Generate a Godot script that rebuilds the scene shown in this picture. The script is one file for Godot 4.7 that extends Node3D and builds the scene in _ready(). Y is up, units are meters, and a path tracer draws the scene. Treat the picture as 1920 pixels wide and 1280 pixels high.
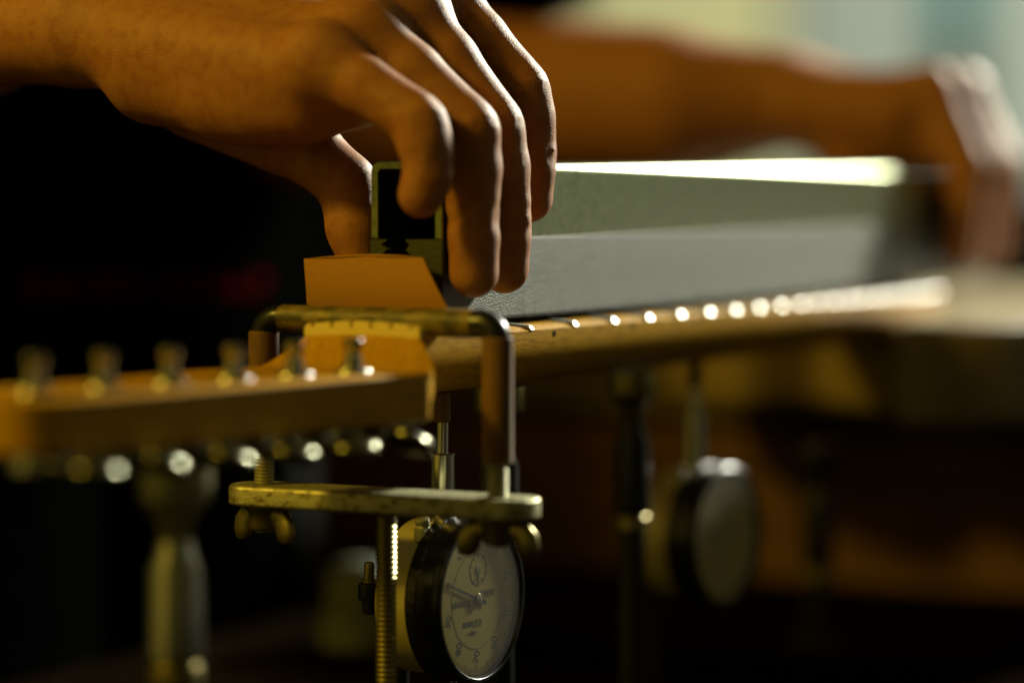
extends Node3D
# World frame, millimetres in the tables below (scaled by MM): x runs along the guitar neck from the nut to the body,
# y is up with the fretboard at 0, z points across the neck to the near side.
const MM := 0.001

# ---------------------------------------------------------------- triangle soup
class Soup:
	var v := PackedVector3Array()
	func tri(a: Vector3, b: Vector3, c: Vector3) -> void:
		v.append(a); v.append(b); v.append(c)
	func quad(a: Vector3, b: Vector3, c: Vector3, d: Vector3) -> void:
		tri(a, b, c); tri(a, c, d)
	# turns everything added since FROM so that the closed solid has outward faces
	func fix(from: int) -> void:
		var vol := 0.0
		for i in range(from, v.size(), 3):
			vol += v[i].dot(v[i + 1].cross(v[i + 2]))
		if vol < 0.0:
			for i in range(from, v.size(), 3):
				var t := v[i + 1]
				v[i + 1] = v[i + 2]
				v[i + 2] = t
	func loft(loops: Array, caps := true) -> void:
		var from := v.size()
		var n: int = loops[0].size()
		for k in loops.size() - 1:
			var a: PackedVector3Array = loops[k]
			var b: PackedVector3Array = loops[k + 1]
			for i in n:
				var j := (i + 1) % n
				quad(a[i], a[j], b[j], b[i])
		if caps:
			for e in 2:
				var l: PackedVector3Array = loops[0 if e == 0 else loops.size() - 1]
				var c := Vector3.ZERO
				for p in l:
					c += p
				c /= n
				for i in n:
					var j := (i + 1) % n
					if e == 0:
						tri(c, l[j], l[i])
					else:
						tri(c, l[i], l[j])
		fix(from)
	# an outline in 2-D carried by U and V, lofted through [distance along W, inset] rows; ends triangulated
	func extrude(poly: PackedVector2Array, rows: Array, o: Vector3, U: Vector3, V: Vector3, W: Vector3) -> void:
		var from := v.size()
		var n := poly.size()
		var sgn := 1.0 if not Geometry2D.is_polygon_clockwise(poly) else -1.0
		var nm := PackedVector2Array()
		for i in n:
			var e0 := (poly[i] - poly[(i + n - 1) % n]).normalized()
			var e1 := (poly[(i + 1) % n] - poly[i]).normalized()
			var m := Vector2(-e0.y - e1.y, e0.x + e1.x)
			m = m / maxf(m.length_squared() * 0.5, 0.4)
			nm.append(m * sgn)
		var loops := []
		for r in rows:
			var l := PackedVector3Array()
			for i in n:
				var p := poly[i] + nm[i] * float(r[1])
				l.append(o + U * p.x + V * p.y + W * float(r[0]))
			loops.append(l)
		for k in loops.size() - 1:
			for i in n:
				var j := (i + 1) % n
				quad(loops[k][i], loops[k][j], loops[k + 1][j], loops[k + 1][i])
		var idx := Geometry2D.triangulate_polygon(poly)
		var t0: Vector2 = poly[idx[0]]
		var cw: bool = (poly[idx[1]] - t0).cross(poly[idx[2]] - t0) * sgn < 0.0
		var last: PackedVector3Array = loops[loops.size() - 1]
		for i in range(0, idx.size(), 3):
			var b := 2 if cw else 1
			var c := 1 if cw else 2
			tri(last[idx[i]], last[idx[i + b]], last[idx[i + c]])
			tri(loops[0][idx[i]], loops[0][idx[i + c]], loops[0][idx[i + b]])
		fix(from)
	func box(c: Vector3, s: Vector3, bev := 0.5) -> void:
		var h := s * 0.5
		var loops := []
		for r in [[-h.y, bev], [-h.y + bev, 0.0], [h.y - bev, 0.0], [h.y, bev]]:
			var x: float = h.x - r[1]
			var z: float = h.z - r[1]
			var y: float = r[0]
			loops.append(PackedVector3Array([c + Vector3(-x, y, -z + bev), c + Vector3(-x + bev, y, -z), c + Vector3(x - bev, y, -z), c + Vector3(x, y, -z + bev), c + Vector3(x, y, z - bev), c + Vector3(x - bev, y, z), c + Vector3(-x + bev, y, z), c + Vector3(-x, y, z - bev)]))
		loft(loops)
	# profile rows [radius, distance along AXIS]
	func lathe(o: Vector3, axis: Vector3, rows: Array, n := 32) -> void:
		var w := axis.normalized()
		var u := w.cross(Vector3(0.31, 0.2, 0.93) if absf(w.z) < 0.9 else Vector3(1, 0.1, 0)).normalized()
		var t := w.cross(u)
		var loops := []
		for r in rows:
			var l := PackedVector3Array()
			for i in n:
				var a := TAU * i / n
				l.append(o + w * float(r[1]) + (u * cos(a) + t * sin(a)) * maxf(float(r[0]), 0.001))
			loops.append(l)
		loft(loops)
	# a swept tube; RAD is one radius or one per point, FLAT squeezes it along its second axis
	func tube(path: Array, rad, n := 16, flat := 1.0, side := Vector3(0.123, 0.05, 0.99)) -> void:
		var loops := []
		var last := path.size() - 1
		for k in path.size():
			var d: Vector3 = (path[mini(k + 1, last)] - path[maxi(k - 1, 0)]).normalized()
			var u := d.cross(side).normalized()
			var t := d.cross(u)
			var r: float = rad[k] if rad is Array else rad
			var l := PackedVector3Array()
			for i in n:
				var a := TAU * i / n
				l.append(path[k] + u * cos(a) * r + t * sin(a) * r * flat)
			loops.append(l)
		loft(loops)
	func ball(c: Vector3, s: Vector3, n := 20, m := 12) -> void:
		var loops := []
		for k in m + 1:
			var p := PI * k / m
			var l := PackedVector3Array()
			for i in n:
				var a := TAU * i / n
				var q := maxf(sin(p), 0.002)
				l.append(c + Vector3(cos(a) * q, cos(p), sin(a) * q) * s)
			loops.append(l)
		loft(loops)
	# mesh with normals smoothed across edges gentler than CREASE degrees
	func mesh(m: Material, crease := 38.0, origin := Vector3.ZERO) -> ArrayMesh:
		var n := v.size()
		var fn := PackedVector3Array()
		fn.resize(n / 3)
		var at := {}
		for i in n:
			var k := Vector3i((v[i] * 500.0).round())
			if at.has(k):
				at[k].append(i / 3)
			else:
				at[k] = [i / 3]
			if i % 3 == 0:
				fn[i / 3] = (v[i + 1] - v[i]).cross(v[i + 2] - v[i])
		var cc := cos(deg_to_rad(crease))
		var P := PackedVector3Array()
		var N := PackedVector3Array()
		for f in n / 3:
			var mine := fn[f].normalized()
			if fn[f].length_squared() < 1e-12:
				continue
			for c in [0, 2, 1]:
				var p := v[f * 3 + c]
				var s := Vector3.ZERO
				for g in at[Vector3i((p * 500.0).round())]:
					var o: Vector3 = fn[g]
					if o.normalized().dot(mine) > cc:
						s += o
				P.append((p - origin) * MM)
				N.append(s.normalized() if s.length_squared() > 1e-14 else mine)
		var a := []
		a.resize(Mesh.ARRAY_MAX)
		a[Mesh.ARRAY_VERTEX] = P
		a[Mesh.ARRAY_NORMAL] = N
		var out := ArrayMesh.new()
		out.add_surface_from_arrays(Mesh.PRIMITIVE_TRIANGLES, a)
		out.surface_set_material(0, m)
		return out

# ---------------------------------------------------------------- smooth body field
# groups: {k, prims: [[a, ra, b, rb], ...], cut: bool}; group 0 is the core that the others blend into with K2
class Field:
	var P := PackedVector3Array()
	var I := PackedInt32Array()
	static func cone(p: Vector3, a: Vector3, ra: float, ba: Vector3, l2: float, dr: float) -> float:
		var t := clampf((p - a).dot(ba) / l2, 0.0, 1.0)
		return (p - a - ba * t).length() - ra - dr * t
	func build(groups: Array, lo: Vector3, hi: Vector3, cell: float, k2: float) -> void:
		var nx := int((hi.x - lo.x) / cell) + 2
		var ny := int((hi.y - lo.y) / cell) + 2
		var nz := int((hi.z - lo.z) / cell) + 2
		var total := nx * ny * nz
		var fields := []
		var reach := 10.0
		for g in groups:
			var S := PackedFloat32Array()
			S.resize(total)
			var k: float = g.k
			for q in g.prims:
				var a: Vector3 = q[0]
				var ra: float = q[1]
				var b: Vector3 = q[2]
				var dr: float = q[3] - ra
				var ba := b - a
				var l2 := maxf(ba.length_squared(), 1e-6)
				var big := maxf(ra, q[3]) + reach
				var l := ((a.min(b) - Vector3.ONE * big - lo) / cell).floor()
				var h := ((a.max(b) + Vector3.ONE * big - lo) / cell).ceil()
				var sgn: float = q[4] if q.size() > 4 else 1.0
				for iz in range(maxi(0, int(l.z)), mini(nz - 1, int(h.z)) + 1):
					for iy in range(maxi(0, int(l.y)), mini(ny - 1, int(h.y)) + 1):
						var row := (iz * ny + iy) * nx
						for ix in range(maxi(0, int(l.x)), mini(nx - 1, int(h.x)) + 1):
							var d := cone(lo + Vector3(ix, iy, iz) * cell, a, ra, ba, l2, dr)
							if d < reach:
								S[row + ix] += exp(-k * d) * sgn
			fields.append(S)
		var D := PackedFloat32Array()
		D.resize(total)
		D.fill(99.0)
		var core: PackedFloat32Array = fields[0]
		var kc: float = groups[0].k
		for gi in fields.size():
			var S: PackedFloat32Array = fields[gi]
			var k: float = groups[gi].k
			for i in total:
				if S[i] > 1e-12:
					var d := -log(S[i]) / k
					if gi > 0 and core[i] > 1e-12:
						var c := -log(core[i]) / kc
						var h := clampf(0.5 + 0.5 * (c - d) / k2, 0.0, 1.0)
						d = lerpf(c, d, h) - k2 * h * (1.0 - h)
					if d < D[i]:
						D[i] = d
		# surface nets
		var vid := PackedInt32Array()
		vid.resize(total)
		vid.fill(-1)
		var base := P.size()
		var off := [0, 1, nx, nx + 1, nx * ny, nx * ny + 1, nx * ny + nx, nx * ny + nx + 1]
		var edges := [[0, 1], [2, 3], [4, 5], [6, 7], [0, 2], [1, 3], [4, 6], [5, 7], [0, 4], [1, 5], [2, 6], [3, 7]]
		for iz in nz - 1:
			for iy in ny - 1:
				var row := (iz * ny + iy) * nx
				for ix in nx - 1:
					var i := row + ix
					var m := 0
					for c in 8:
						if D[i + off[c]] < 0.0:
							m += 1
					if m == 0 or m == 8:
						continue
					var s := Vector3.ZERO
					var n := 0
					for e in edges:
						var da := D[i + off[e[0]]]
						var db := D[i + off[e[1]]]
						if (da < 0.0) != (db < 0.0):
							var t := da / (da - db)
							var pa := Vector3(e[0] & 1, (e[0] >> 1) & 1, e[0] >> 2)
							var pb := Vector3(e[1] & 1, (e[1] >> 1) & 1, e[1] >> 2)
							s += pa.lerp(pb, t)
							n += 1
					vid[i] = P.size()
					P.append(lo + (Vector3(ix, iy, iz) + s / n) * cell)
		var st := [1, nx, nx * ny]
		for iz in range(1, nz - 1):
			for iy in range(1, ny - 1):
				for ix in range(1, nx - 1):
					var i := (iz * ny + iy) * nx + ix
					var ins := D[i] < 0.0
					for ax in 3:
						if (D[i + st[ax]] < 0.0) == ins:
							continue
						var u: int = st[(ax + 1) % 3]
						var w: int = st[(ax + 2) % 3]
						var a := vid[i - u - w]
						var b := vid[i - w]
						var c := vid[i]
						var d := vid[i - u]
						if a < 0 or b < 0 or c < 0 or d < 0:
							continue
						if ins:   # clockwise seen from outside
							I.append_array([a, c, b, a, d, c])
						else:
							I.append_array([a, b, c, a, c, d])
	func mesh(m: Material, passes := 2) -> ArrayMesh:
		for k in passes:
			var s := P.duplicate()
			var n := PackedInt32Array()
			n.resize(P.size())
			n.fill(1)
			for i in range(0, I.size(), 3):
				var a := I[i]
				var b := I[i + 1]
				var c := I[i + 2]
				s[a] += P[b]; s[b] += P[c]; s[c] += P[a]
				n[a] += 1; n[b] += 1; n[c] += 1
			for i in P.size():
				P[i] = s[i] / n[i]
		var N := PackedVector3Array()
		N.resize(P.size())
		for i in range(0, I.size(), 3):
			var f := (P[I[i + 2]] - P[I[i]]).cross(P[I[i + 1]] - P[I[i]])
			N[I[i]] += f; N[I[i + 1]] += f; N[I[i + 2]] += f
		var V := PackedVector3Array()
		V.resize(P.size())
		for i in P.size():
			N[i] = N[i].normalized()
			V[i] = P[i] * MM
		var ar := []
		ar.resize(Mesh.ARRAY_MAX)
		ar[Mesh.ARRAY_VERTEX] = V
		ar[Mesh.ARRAY_NORMAL] = N
		ar[Mesh.ARRAY_INDEX] = I
		var out := ArrayMesh.new()
		out.add_surface_from_arrays(Mesh.PRIMITIVE_TRIANGLES, ar)
		out.surface_set_material(0, m)
		return out

# ---------------------------------------------------------------- nodes
func thing(called: String, label: String, category: String, at := Vector3.ZERO, group := "") -> Node3D:
	var o := Node3D.new()
	o.name = called
	add_child(o, true)
	o.position = at * MM
	o.set_meta("label", label)
	o.set_meta("category", category)
	if group:
		o.set_meta("group", group)
	return o

func part(parent: Node, called: String, s: Soup, m: Material, crease := 38.0) -> MeshInstance3D:
	var o := MeshInstance3D.new()
	o.name = called
	var org := Vector3.ZERO
	var p := parent
	while p != self:
		org += (p as Node3D).position / MM
		p = p.get_parent()
	o.mesh = s.mesh(m, crease, org)
	parent.add_child(o, true)
	return o

func text_part(parent: Node, called: String, txt: String, size: float, pos: Vector3, turn: float, m: Material, squeeze := 1.0) -> MeshInstance3D:
	var t := TextMesh.new()
	t.text = txt
	var f := SystemFont.new()
	f.font_names = PackedStringArray(["Droid Sans"])
	t.font = f
	t.font_size = 32
	t.pixel_size = size * MM / 23.0
	t.depth = 0.06 * MM
	t.curve_step = 2.0
	t.material = m
	var o := MeshInstance3D.new()
	o.name = called
	o.mesh = t
	var org := Vector3.ZERO
	var p := parent
	while p != self:
		org += (p as Node3D).position / MM
		p = p.get_parent()
	o.transform = Transform3D(Basis(Vector3(0, 0, 1), turn) * Basis.from_scale(Vector3(squeeze, 1, 1)), (pos - org) * MM)
	parent.add_child(o, true)
	return o

# ---------------------------------------------------------------- materials
func noise(freq: float, kind := FastNoiseLite.TYPE_SIMPLEX_SMOOTH, oct := 4, sd := 1) -> FastNoiseLite:
	var n := FastNoiseLite.new()
	n.noise_type = kind
	n.frequency = freq
	n.fractal_octaves = oct
	n.seed = sd
	return n

func tex(n: FastNoiseLite, stops: Array, size := 512) -> NoiseTexture2D:
	var t := NoiseTexture2D.new()
	t.width = size
	t.height = size
	t.seamless = true
	t.noise = n
	if stops:
		var g := Gradient.new()
		var offs := PackedFloat32Array()
		var cols := PackedColorArray()
		for s in stops:
			offs.append(s[0])
			cols.append(s[1])
		g.offsets = offs
		g.colors = cols
		t.color_ramp = g
	return t

func mat(col: Color, rough := 0.5, metal := 0.0) -> StandardMaterial3D:
	var m := StandardMaterial3D.new()
	m.albedo_color = col
	m.roughness = rough
	m.metallic = metal
	m.uv1_triplanar = true
	return m

func relief(m: StandardMaterial3D, n: FastNoiseLite, cm: float, size := 512) -> void:
	m.heightmap_enabled = true
	m.heightmap_texture = tex(n, [], size)
	m.heightmap_scale = cm

func grey(a: float) -> Color:
	return Color(a, a, a)

var M := {}

func make_materials() -> void:
	var w := mat(Color(0.74, 0.57, 0.10), 0.38)
	w.albedo_texture = tex(noise(0.02, FastNoiseLite.TYPE_SIMPLEX_SMOOTH, 4, 3), [[0.0, Color(0.72, 0.62, 0.5)], [0.45, Color(0.93, 0.9, 0.84)], [0.55, Color(1, 0.98, 0.94)], [1.0, Color(0.78, 0.7, 0.58)]])
	w.uv1_scale = Vector3(6, 55, 55)
	relief(w, noise(0.12, FastNoiseLite.TYPE_SIMPLEX, 3, 8), 0.006)
	w.metallic_specular = 0.22
	M.maple = w
	var b := mat(Color(0.52, 0.465, 0.31), 0.42)
	b.albedo_texture = w.albedo_texture
	b.uv1_scale = Vector3(4, 30, 30)
	M.body = b
	var sk := mat(Color(0.62, 0.43, 0.255), 0.54)
	sk.metallic_specular = 0.33
	sk.albedo_texture = tex(noise(0.012, FastNoiseLite.TYPE_SIMPLEX_SMOOTH, 5, 5), [[0.0, Color(0.86, 0.74, 0.68)], [0.5, Color(0.97, 0.93, 0.9)], [1.0, Color(1, 1, 0.98)]])
	sk.uv1_scale = Vector3(24, 24, 24)
	var cell := noise(0.05, FastNoiseLite.TYPE_CELLULAR, 3, 4)
	cell.cellular_return_type = FastNoiseLite.RETURN_DISTANCE2_SUB
	relief(sk, cell, 0.018, 1024)
	sk.subsurf_scatter_enabled = true
	sk.subsurf_scatter_strength = 0.03
	M.skin = sk
	var nl := mat(Color(0.86, 0.64, 0.52), 0.3)
	M.nail = nl
	nl.albedo_color = Color(0.74, 0.55, 0.40)
	M.steel = mat(Color(0.72, 0.71, 0.66), 0.22, 1.0)
	M.fret = mat(Color(0.93, 0.93, 0.91), 0.46, 1.0)
	var st := mat(Color(0.66, 0.64, 0.50), 0.46, 0.6)
	st.roughness_texture = tex(noise(0.03, FastNoiseLite.TYPE_SIMPLEX_SMOOTH, 4, 11), [[0.0, grey(0.6)], [1.0, grey(1.0)]])
	st.uv1_scale = Vector3(20, 20, 20)
	M.satin = st
	M.tuner = mat(Color(0.52, 0.51, 0.40), 0.2, 1.0)
	M.case = mat(Color(0.70, 0.66, 0.45), 0.5, 0.4)
	var al := mat(Color(0.53, 0.56, 0.42), 0.32, 0.95)
	al.albedo_texture = tex(noise(0.025, FastNoiseLite.TYPE_SIMPLEX_SMOOTH, 5, 21), [[0.0, Color(0.68, 0.68, 0.6)], [0.5, Color(0.92, 0.92, 0.88)], [1.0, Color(1, 1, 1)]])
	al.uv1_scale = Vector3(16, 16, 16)
	relief(al, noise(0.05, FastNoiseLite.TYPE_SIMPLEX, 4, 9), 0.003)
	M.channel = al
	var gr := mat(Color(0.225, 0.238, 0.148), 0.62, 0.2)
	gr.albedo_texture = tex(noise(0.2, FastNoiseLite.TYPE_SIMPLEX, 3, 31), [[0.0, Color(0.62, 0.62, 0.58)], [0.5, Color(0.95, 0.95, 0.92)], [1.0, Color(1, 1, 1)]])
	gr.uv1_scale = Vector3(34, 34, 34)
	relief(gr, noise(0.055, FastNoiseLite.TYPE_SIMPLEX, 4, 33), 0.022)
	M.grit = gr
	M.channel_end = mat(Color(0.78, 0.72, 0.42), 0.45, 0.5)
	var sp := mat(Color(0.66, 0.46, 0.10), 0.8)
	sp.albedo_texture = tex(noise(0.06, FastNoiseLite.TYPE_SIMPLEX, 4, 41), [[0.0, Color(0.85, 0.82, 0.78)], [1.0, Color(1, 1, 1)]])
	sp.uv1_scale = Vector3(25, 25, 25)
	relief(sp, noise(0.15, FastNoiseLite.TYPE_SIMPLEX, 2, 43), 0.012)
	M.paper = sp
	var tn := mat(Color(0.72, 0.71, 0.56), 0.48, 0.7)
	tn.albedo_texture = tex(noise(0.016, FastNoiseLite.TYPE_SIMPLEX_SMOOTH, 5, 51), [[0.0, Color(0.4, 0.36, 0.26)], [0.24, Color(0.66, 0.62, 0.5)], [0.36, Color(0.92, 0.9, 0.84)], [1.0, Color(1, 1, 1)]])
	tn.uv1_scale = Vector3(22, 40, 22)
	relief(tn, noise(0.05, FastNoiseLite.TYPE_SIMPLEX, 4, 53), 0.012)
	M.tarnish = tn
	var ol := mat(Color(0.46, 0.40, 0.16), 0.55, 0.1)
	ol.albedo_texture = tex(noise(0.012, FastNoiseLite.TYPE_SIMPLEX_SMOOTH, 3, 61), [[0.0, Color(0.2, 0.22, 0.1)], [0.42, Color(0.55, 0.55, 0.4)], [0.55, Color(1, 0.95, 0.8)], [1.0, Color(1, 1, 0.9)]])
	ol.uv1_scale = Vector3(22, 22, 10)
	M.olive = ol
	var tan := mat(Color(0.44, 0.305, 0.11), 0.7)
	tan.albedo_texture = tex(noise(0.03, FastNoiseLite.TYPE_SIMPLEX_SMOOTH, 4, 71), [[0.0, Color(0.8, 0.76, 0.7)], [1.0, Color(1, 1, 1)]])
	tan.uv1_scale = Vector3(30, 8, 30)
	M.sleeve = tan
	M.brass = mat(Color(0.58, 0.53, 0.33), 0.36, 0.9)
	M.black_metal = mat(Color(0.10, 0.10, 0.09), 0.3, 0.3)
	M.black = mat(Color(0.05, 0.05, 0.043), 0.6)
	M.black.metallic_specular = 0.2
	M.ink = mat(Color(0.12, 0.11, 0.07), 0.8)
	var df := mat(Color(0.74, 0.66, 0.21), 0.6)
	df.albedo_texture = tex(noise(0.4, FastNoiseLite.TYPE_SIMPLEX, 2, 81), [[0.0, Color(0.85, 0.85, 0.8)], [1.0, Color(1, 1, 1)]])
	df.uv1_scale = Vector3(30, 30, 30)
	M.dial = df
	var gl := mat(Color(1, 1, 1, 0.04), 0.04)
	gl.transparency = BaseMaterial3D.TRANSPARENCY_ALPHA
	M.glass = gl
	M.nut = mat(Color(0.86, 0.78, 0.45), 0.4)
	var cl := mat(Color(0.016, 0.018, 0.014), 0.95)
	cl.albedo_texture = tex(noise(0.15, FastNoiseLite.TYPE_SIMPLEX, 3, 91), [[0.0, Color(0.7, 0.7, 0.7)], [1.0, Color(1, 1, 1)]])
	cl.uv1_scale = Vector3(12, 12, 12)
	relief(cl, noise(0.01, FastNoiseLite.TYPE_SIMPLEX_SMOOTH, 3, 93), 0.3)
	cl.metallic_specular = 0.0
	M.cloth = cl
	M.red = mat(Color(0.28, 0.04, 0.02), 0.9)
	M.red.metallic_specular = 0.0
	var wd := mat(Color(0.41, 0.285, 0.10), 0.75)
	wd.albedo_texture = tex(noise(0.02, FastNoiseLite.TYPE_SIMPLEX_SMOOTH, 4, 95), [[0.0, Color(0.5, 0.42, 0.36)], [0.5, Color(0.9, 0.86, 0.8)], [1.0, Color(1, 1, 0.96)]])
	wd.uv1_scale = Vector3(10, 20, 1.5)
	M.wood = wd
	var ow := wd.duplicate()
	ow.albedo_color = Color(0.42, 0.40, 0.25)
	M.olive_wood = ow
	var bn := mat(Color(0.075, 0.055, 0.028), 0.85)
	bn.albedo_texture = tex(noise(0.02, FastNoiseLite.TYPE_SIMPLEX_SMOOTH, 4, 97), [[0.0, Color(0.6, 0.55, 0.5)], [1.0, Color(1, 1, 1)]])
	bn.uv1_scale = Vector3(2, 8, 12)
	bn.metallic_specular = 0.0
	M.bench = bn
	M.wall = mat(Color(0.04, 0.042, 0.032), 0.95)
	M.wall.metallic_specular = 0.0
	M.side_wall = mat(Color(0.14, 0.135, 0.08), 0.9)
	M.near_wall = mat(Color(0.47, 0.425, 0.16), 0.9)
	M.pale = mat(Color(0.40, 0.42, 0.33), 0.5)
	M.cream = mat(Color(0.80, 0.79, 0.61), 0.8)
	M.greyblue = mat(Color(0.62, 0.66, 0.64), 0.8)
	M.teal = mat(Color(0.09, 0.44, 0.45), 0.7)

# ---------------------------------------------------------------- lamps
func lamp(label: String, at: Vector3, radius: float, col: Color, energy: float) -> void:
	var t := thing("hanging_bulb_lamp", label, "lamp", at)
	var s := Soup.new()
	s.ball(at, Vector3.ONE * radius, 24, 16)
	var m := mat(Color(0.9, 0.9, 0.85), 0.4)
	m.emission_enabled = true
	m.emission = col
	m.emission_energy_multiplier = 2.0
	part(t, "bulb", s, m, 60)
	s = Soup.new()
	s.lathe(at + Vector3(0, radius * 0.92, 0), Vector3.UP, [[radius * 0.45, 0], [radius * 0.5, 6], [radius * 0.5, 50], [radius * 0.2, 60]])
	part(t, "socket", s, M.black)
	s = Soup.new()
	s.tube([at + Vector3(0, radius + 50, 0), at + Vector3(0, radius + 900, 0)], 3.0, 8)
	part(t, "cord", s, M.black)
	var l := OmniLight3D.new()
	l.name = "lamp_light"
	l.light_color = col
	l.light_energy = energy
	l.light_size = radius * 0.9 * MM
	l.omni_range = 12.0
	l.omni_attenuation = 2.0
	l.shadow_enabled = true
	t.add_child(l)

func _ready() -> void:
	# camera
	var cam := Camera3D.new()
	cam.name = "camera"
	add_child(cam)
	var th := deg_to_rad(27.4)
	var ph := atan(288.0 / 5500.0)
	var level := Vector3(cos(th), 0, -sin(th))
	var fwd := level * cos(ph) - Vector3.UP * sin(ph)
	cam.position = Vector3(-780.0, 44.64, 456.44) * MM
	cam.look_at_from_position(cam.position, cam.position + fwd, Vector3.UP)
	var lens := CameraAttributesPhysical.new()
	lens.frustum_focal_length = 103.1
	lens.frustum_focus_distance = 0.948
	lens.exposure_aperture = 2.7
	lens.frustum_near = 0.05
	lens.frustum_far = 60.0
	cam.attributes = lens
	cam.fov = rad_to_deg(2.0 * atan(640.0 / 5500.0))
	cam.near = 0.05
	cam.far = 60.0
	# surroundings: a dim warm room
	var env := Environment.new()
	env.background_mode = Environment.BG_COLOR
	env.background_color = Color(0.22, 0.205, 0.085)
	env.background_energy_multiplier = 1.05
	env.tonemap_mode = Environment.TONE_MAPPER_LINEAR
	env.tonemap_exposure = 1.18
	env.sdfgi_enabled = true
	env.ssao_enabled = true
	env.ssil_enabled = true
	var we := WorldEnvironment.new()
	we.name = "surroundings"
	we.environment = env
	add_child(we)
	make_materials()
	lamp("large cool white bulb hanging far behind the guitar body", Vector3(2700, 1200, 540), 140.0, Color(1.0, 1.0, 0.92), 22.5)
	lamp("warm yellow bulb hanging above and left of the headstock", Vector3(-800, 850, -620), 110.0, Color(1.0, 0.84, 0.26), 0.95)
	build_setting()
	build_guitar()
	build_beam()
	build_clamp()
	build_gauges()
	build_supports()
	build_person()

func structure(called: String, s: Soup, m: Material) -> void:
	var o := part(self, called, s, m)
	o.set_meta("kind", "structure")

# ---------------------------------------------------------------- setting
func build_setting() -> void:
	var s := Soup.new()
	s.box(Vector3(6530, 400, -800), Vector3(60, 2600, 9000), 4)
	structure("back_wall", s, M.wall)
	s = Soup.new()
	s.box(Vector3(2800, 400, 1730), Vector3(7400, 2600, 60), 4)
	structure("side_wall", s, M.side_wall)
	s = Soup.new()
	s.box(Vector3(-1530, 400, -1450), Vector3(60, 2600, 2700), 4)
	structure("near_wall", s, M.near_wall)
	s = Soup.new()
	s.box(Vector3(2800, -860, -700), Vector3(8000, 40, 9000), 2)
	structure("floor", s, M.bench)
	var t := thing("workbench", "dark workbench top under the neck jig supports", "workbench", Vector3(400, -150, 200))
	s = Soup.new()
	s.box(Vector3(300, -170, 180), Vector3(1700, 40, 860), 3)
	part(t, "bench_top", s, M.bench)
	for x in [-500, 1080]:
		for z in [-210, 560]:
			s = Soup.new()
			s.box(Vector3(x, -515, z), Vector3(70, 650, 70), 3)
			part(t, "leg", s, M.bench)
	# wooden box far behind, on a low black table
	t = thing("side_table", "low black table carrying the wooden box", "table", Vector3(700, -840, -250))
	s = Soup.new()
	s.box(Vector3(800, -165, -560), Vector3(620, 26, 600), 3)
	part(t, "table_top", s, M.black)
	for x in [520, 1080]:
		for z in [-830, -290]:
			s = Soup.new()
			s.box(Vector3(x, -509, z), Vector3(46, 660, 46), 3)
			part(t, "leg", s, M.black)
	t = thing("wooden_box", "long reddish brown wooden box behind the dial gauges", "box", Vector3(640, -150, -200))
	s = Soup.new()
	s.box(Vector3(680, -95, -105), Vector3(220, 108, 508), 2)
	part(t, "box_body", s, M.black)
	for q in [[-137.0, 24.6, "wood"], [-111.4, 24.8, "wood"], [-86.4, 23.6, "wood"], [-53.5, 29.0, "olive_wood"]]:
		s = Soup.new()
		s.box(Vector3(566, q[0], -105), Vector3(8, q[1], 510), 1.2)
		part(t, "plank", s, M[q[2]])
	# things pinned to the far wall
	var sheets := [["cream paper sheet pinned on the far wall behind the forearm", "cream", -2505.9, -3112.6, 0.0], ["grey blue paper sheet pinned beside the cream one", "greyblue", -2086.3, -2476.7, 0.0], ["pale grey paper sheet pinned rightmost on the far wall", "greyblue", -1087.9, -1956.2, 0.0], ["small teal folder hung between two pale sheets", "teal", -1962.1, -2080.5, 350.0]]
	for q in sheets:
		var z0: float = q[2]
		var z1: float = q[3]
		s = Soup.new()
		s.box(Vector3(6496, 600.0 + q[4] * 0.5, (z0 + z1) * 0.5), Vector3(6, 1050.0 - q[4], absf(z0 - z1)), 1)
		var o := part(self, "wall_folder" if q[1] == "teal" else "paper_sheet", s, M[q[1]])
		o.set_meta("label", q[0])
		o.set_meta("category", "folder" if q[1] == "teal" else "paper")
	# pale pot behind the rod
	t = thing("lidded_pot", "pale grey lidded pot half hidden behind the threaded rod", "pot", Vector3(292, -150, -172))
	s = Soup.new()
	s.lathe(Vector3(292, -150, -172), Vector3.UP, [[17, 0], [18, 1], [18, 12], [14, 16]])
	part(t, "pot_body", s, M.pale)
	s = Soup.new()
	s.lathe(Vector3(292, -134, -172), Vector3.UP, [[15, 0], [16, 1], [15, 14], [11, 19], [4, 21]])
	part(t, "pot_lid", s, M.pale)

# ---------------------------------------------------------------- guitar
func neck_half(x: float) -> float:
	return 21.0 + 5.0 * clampf(x, 0, 470) / 466.0

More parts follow.
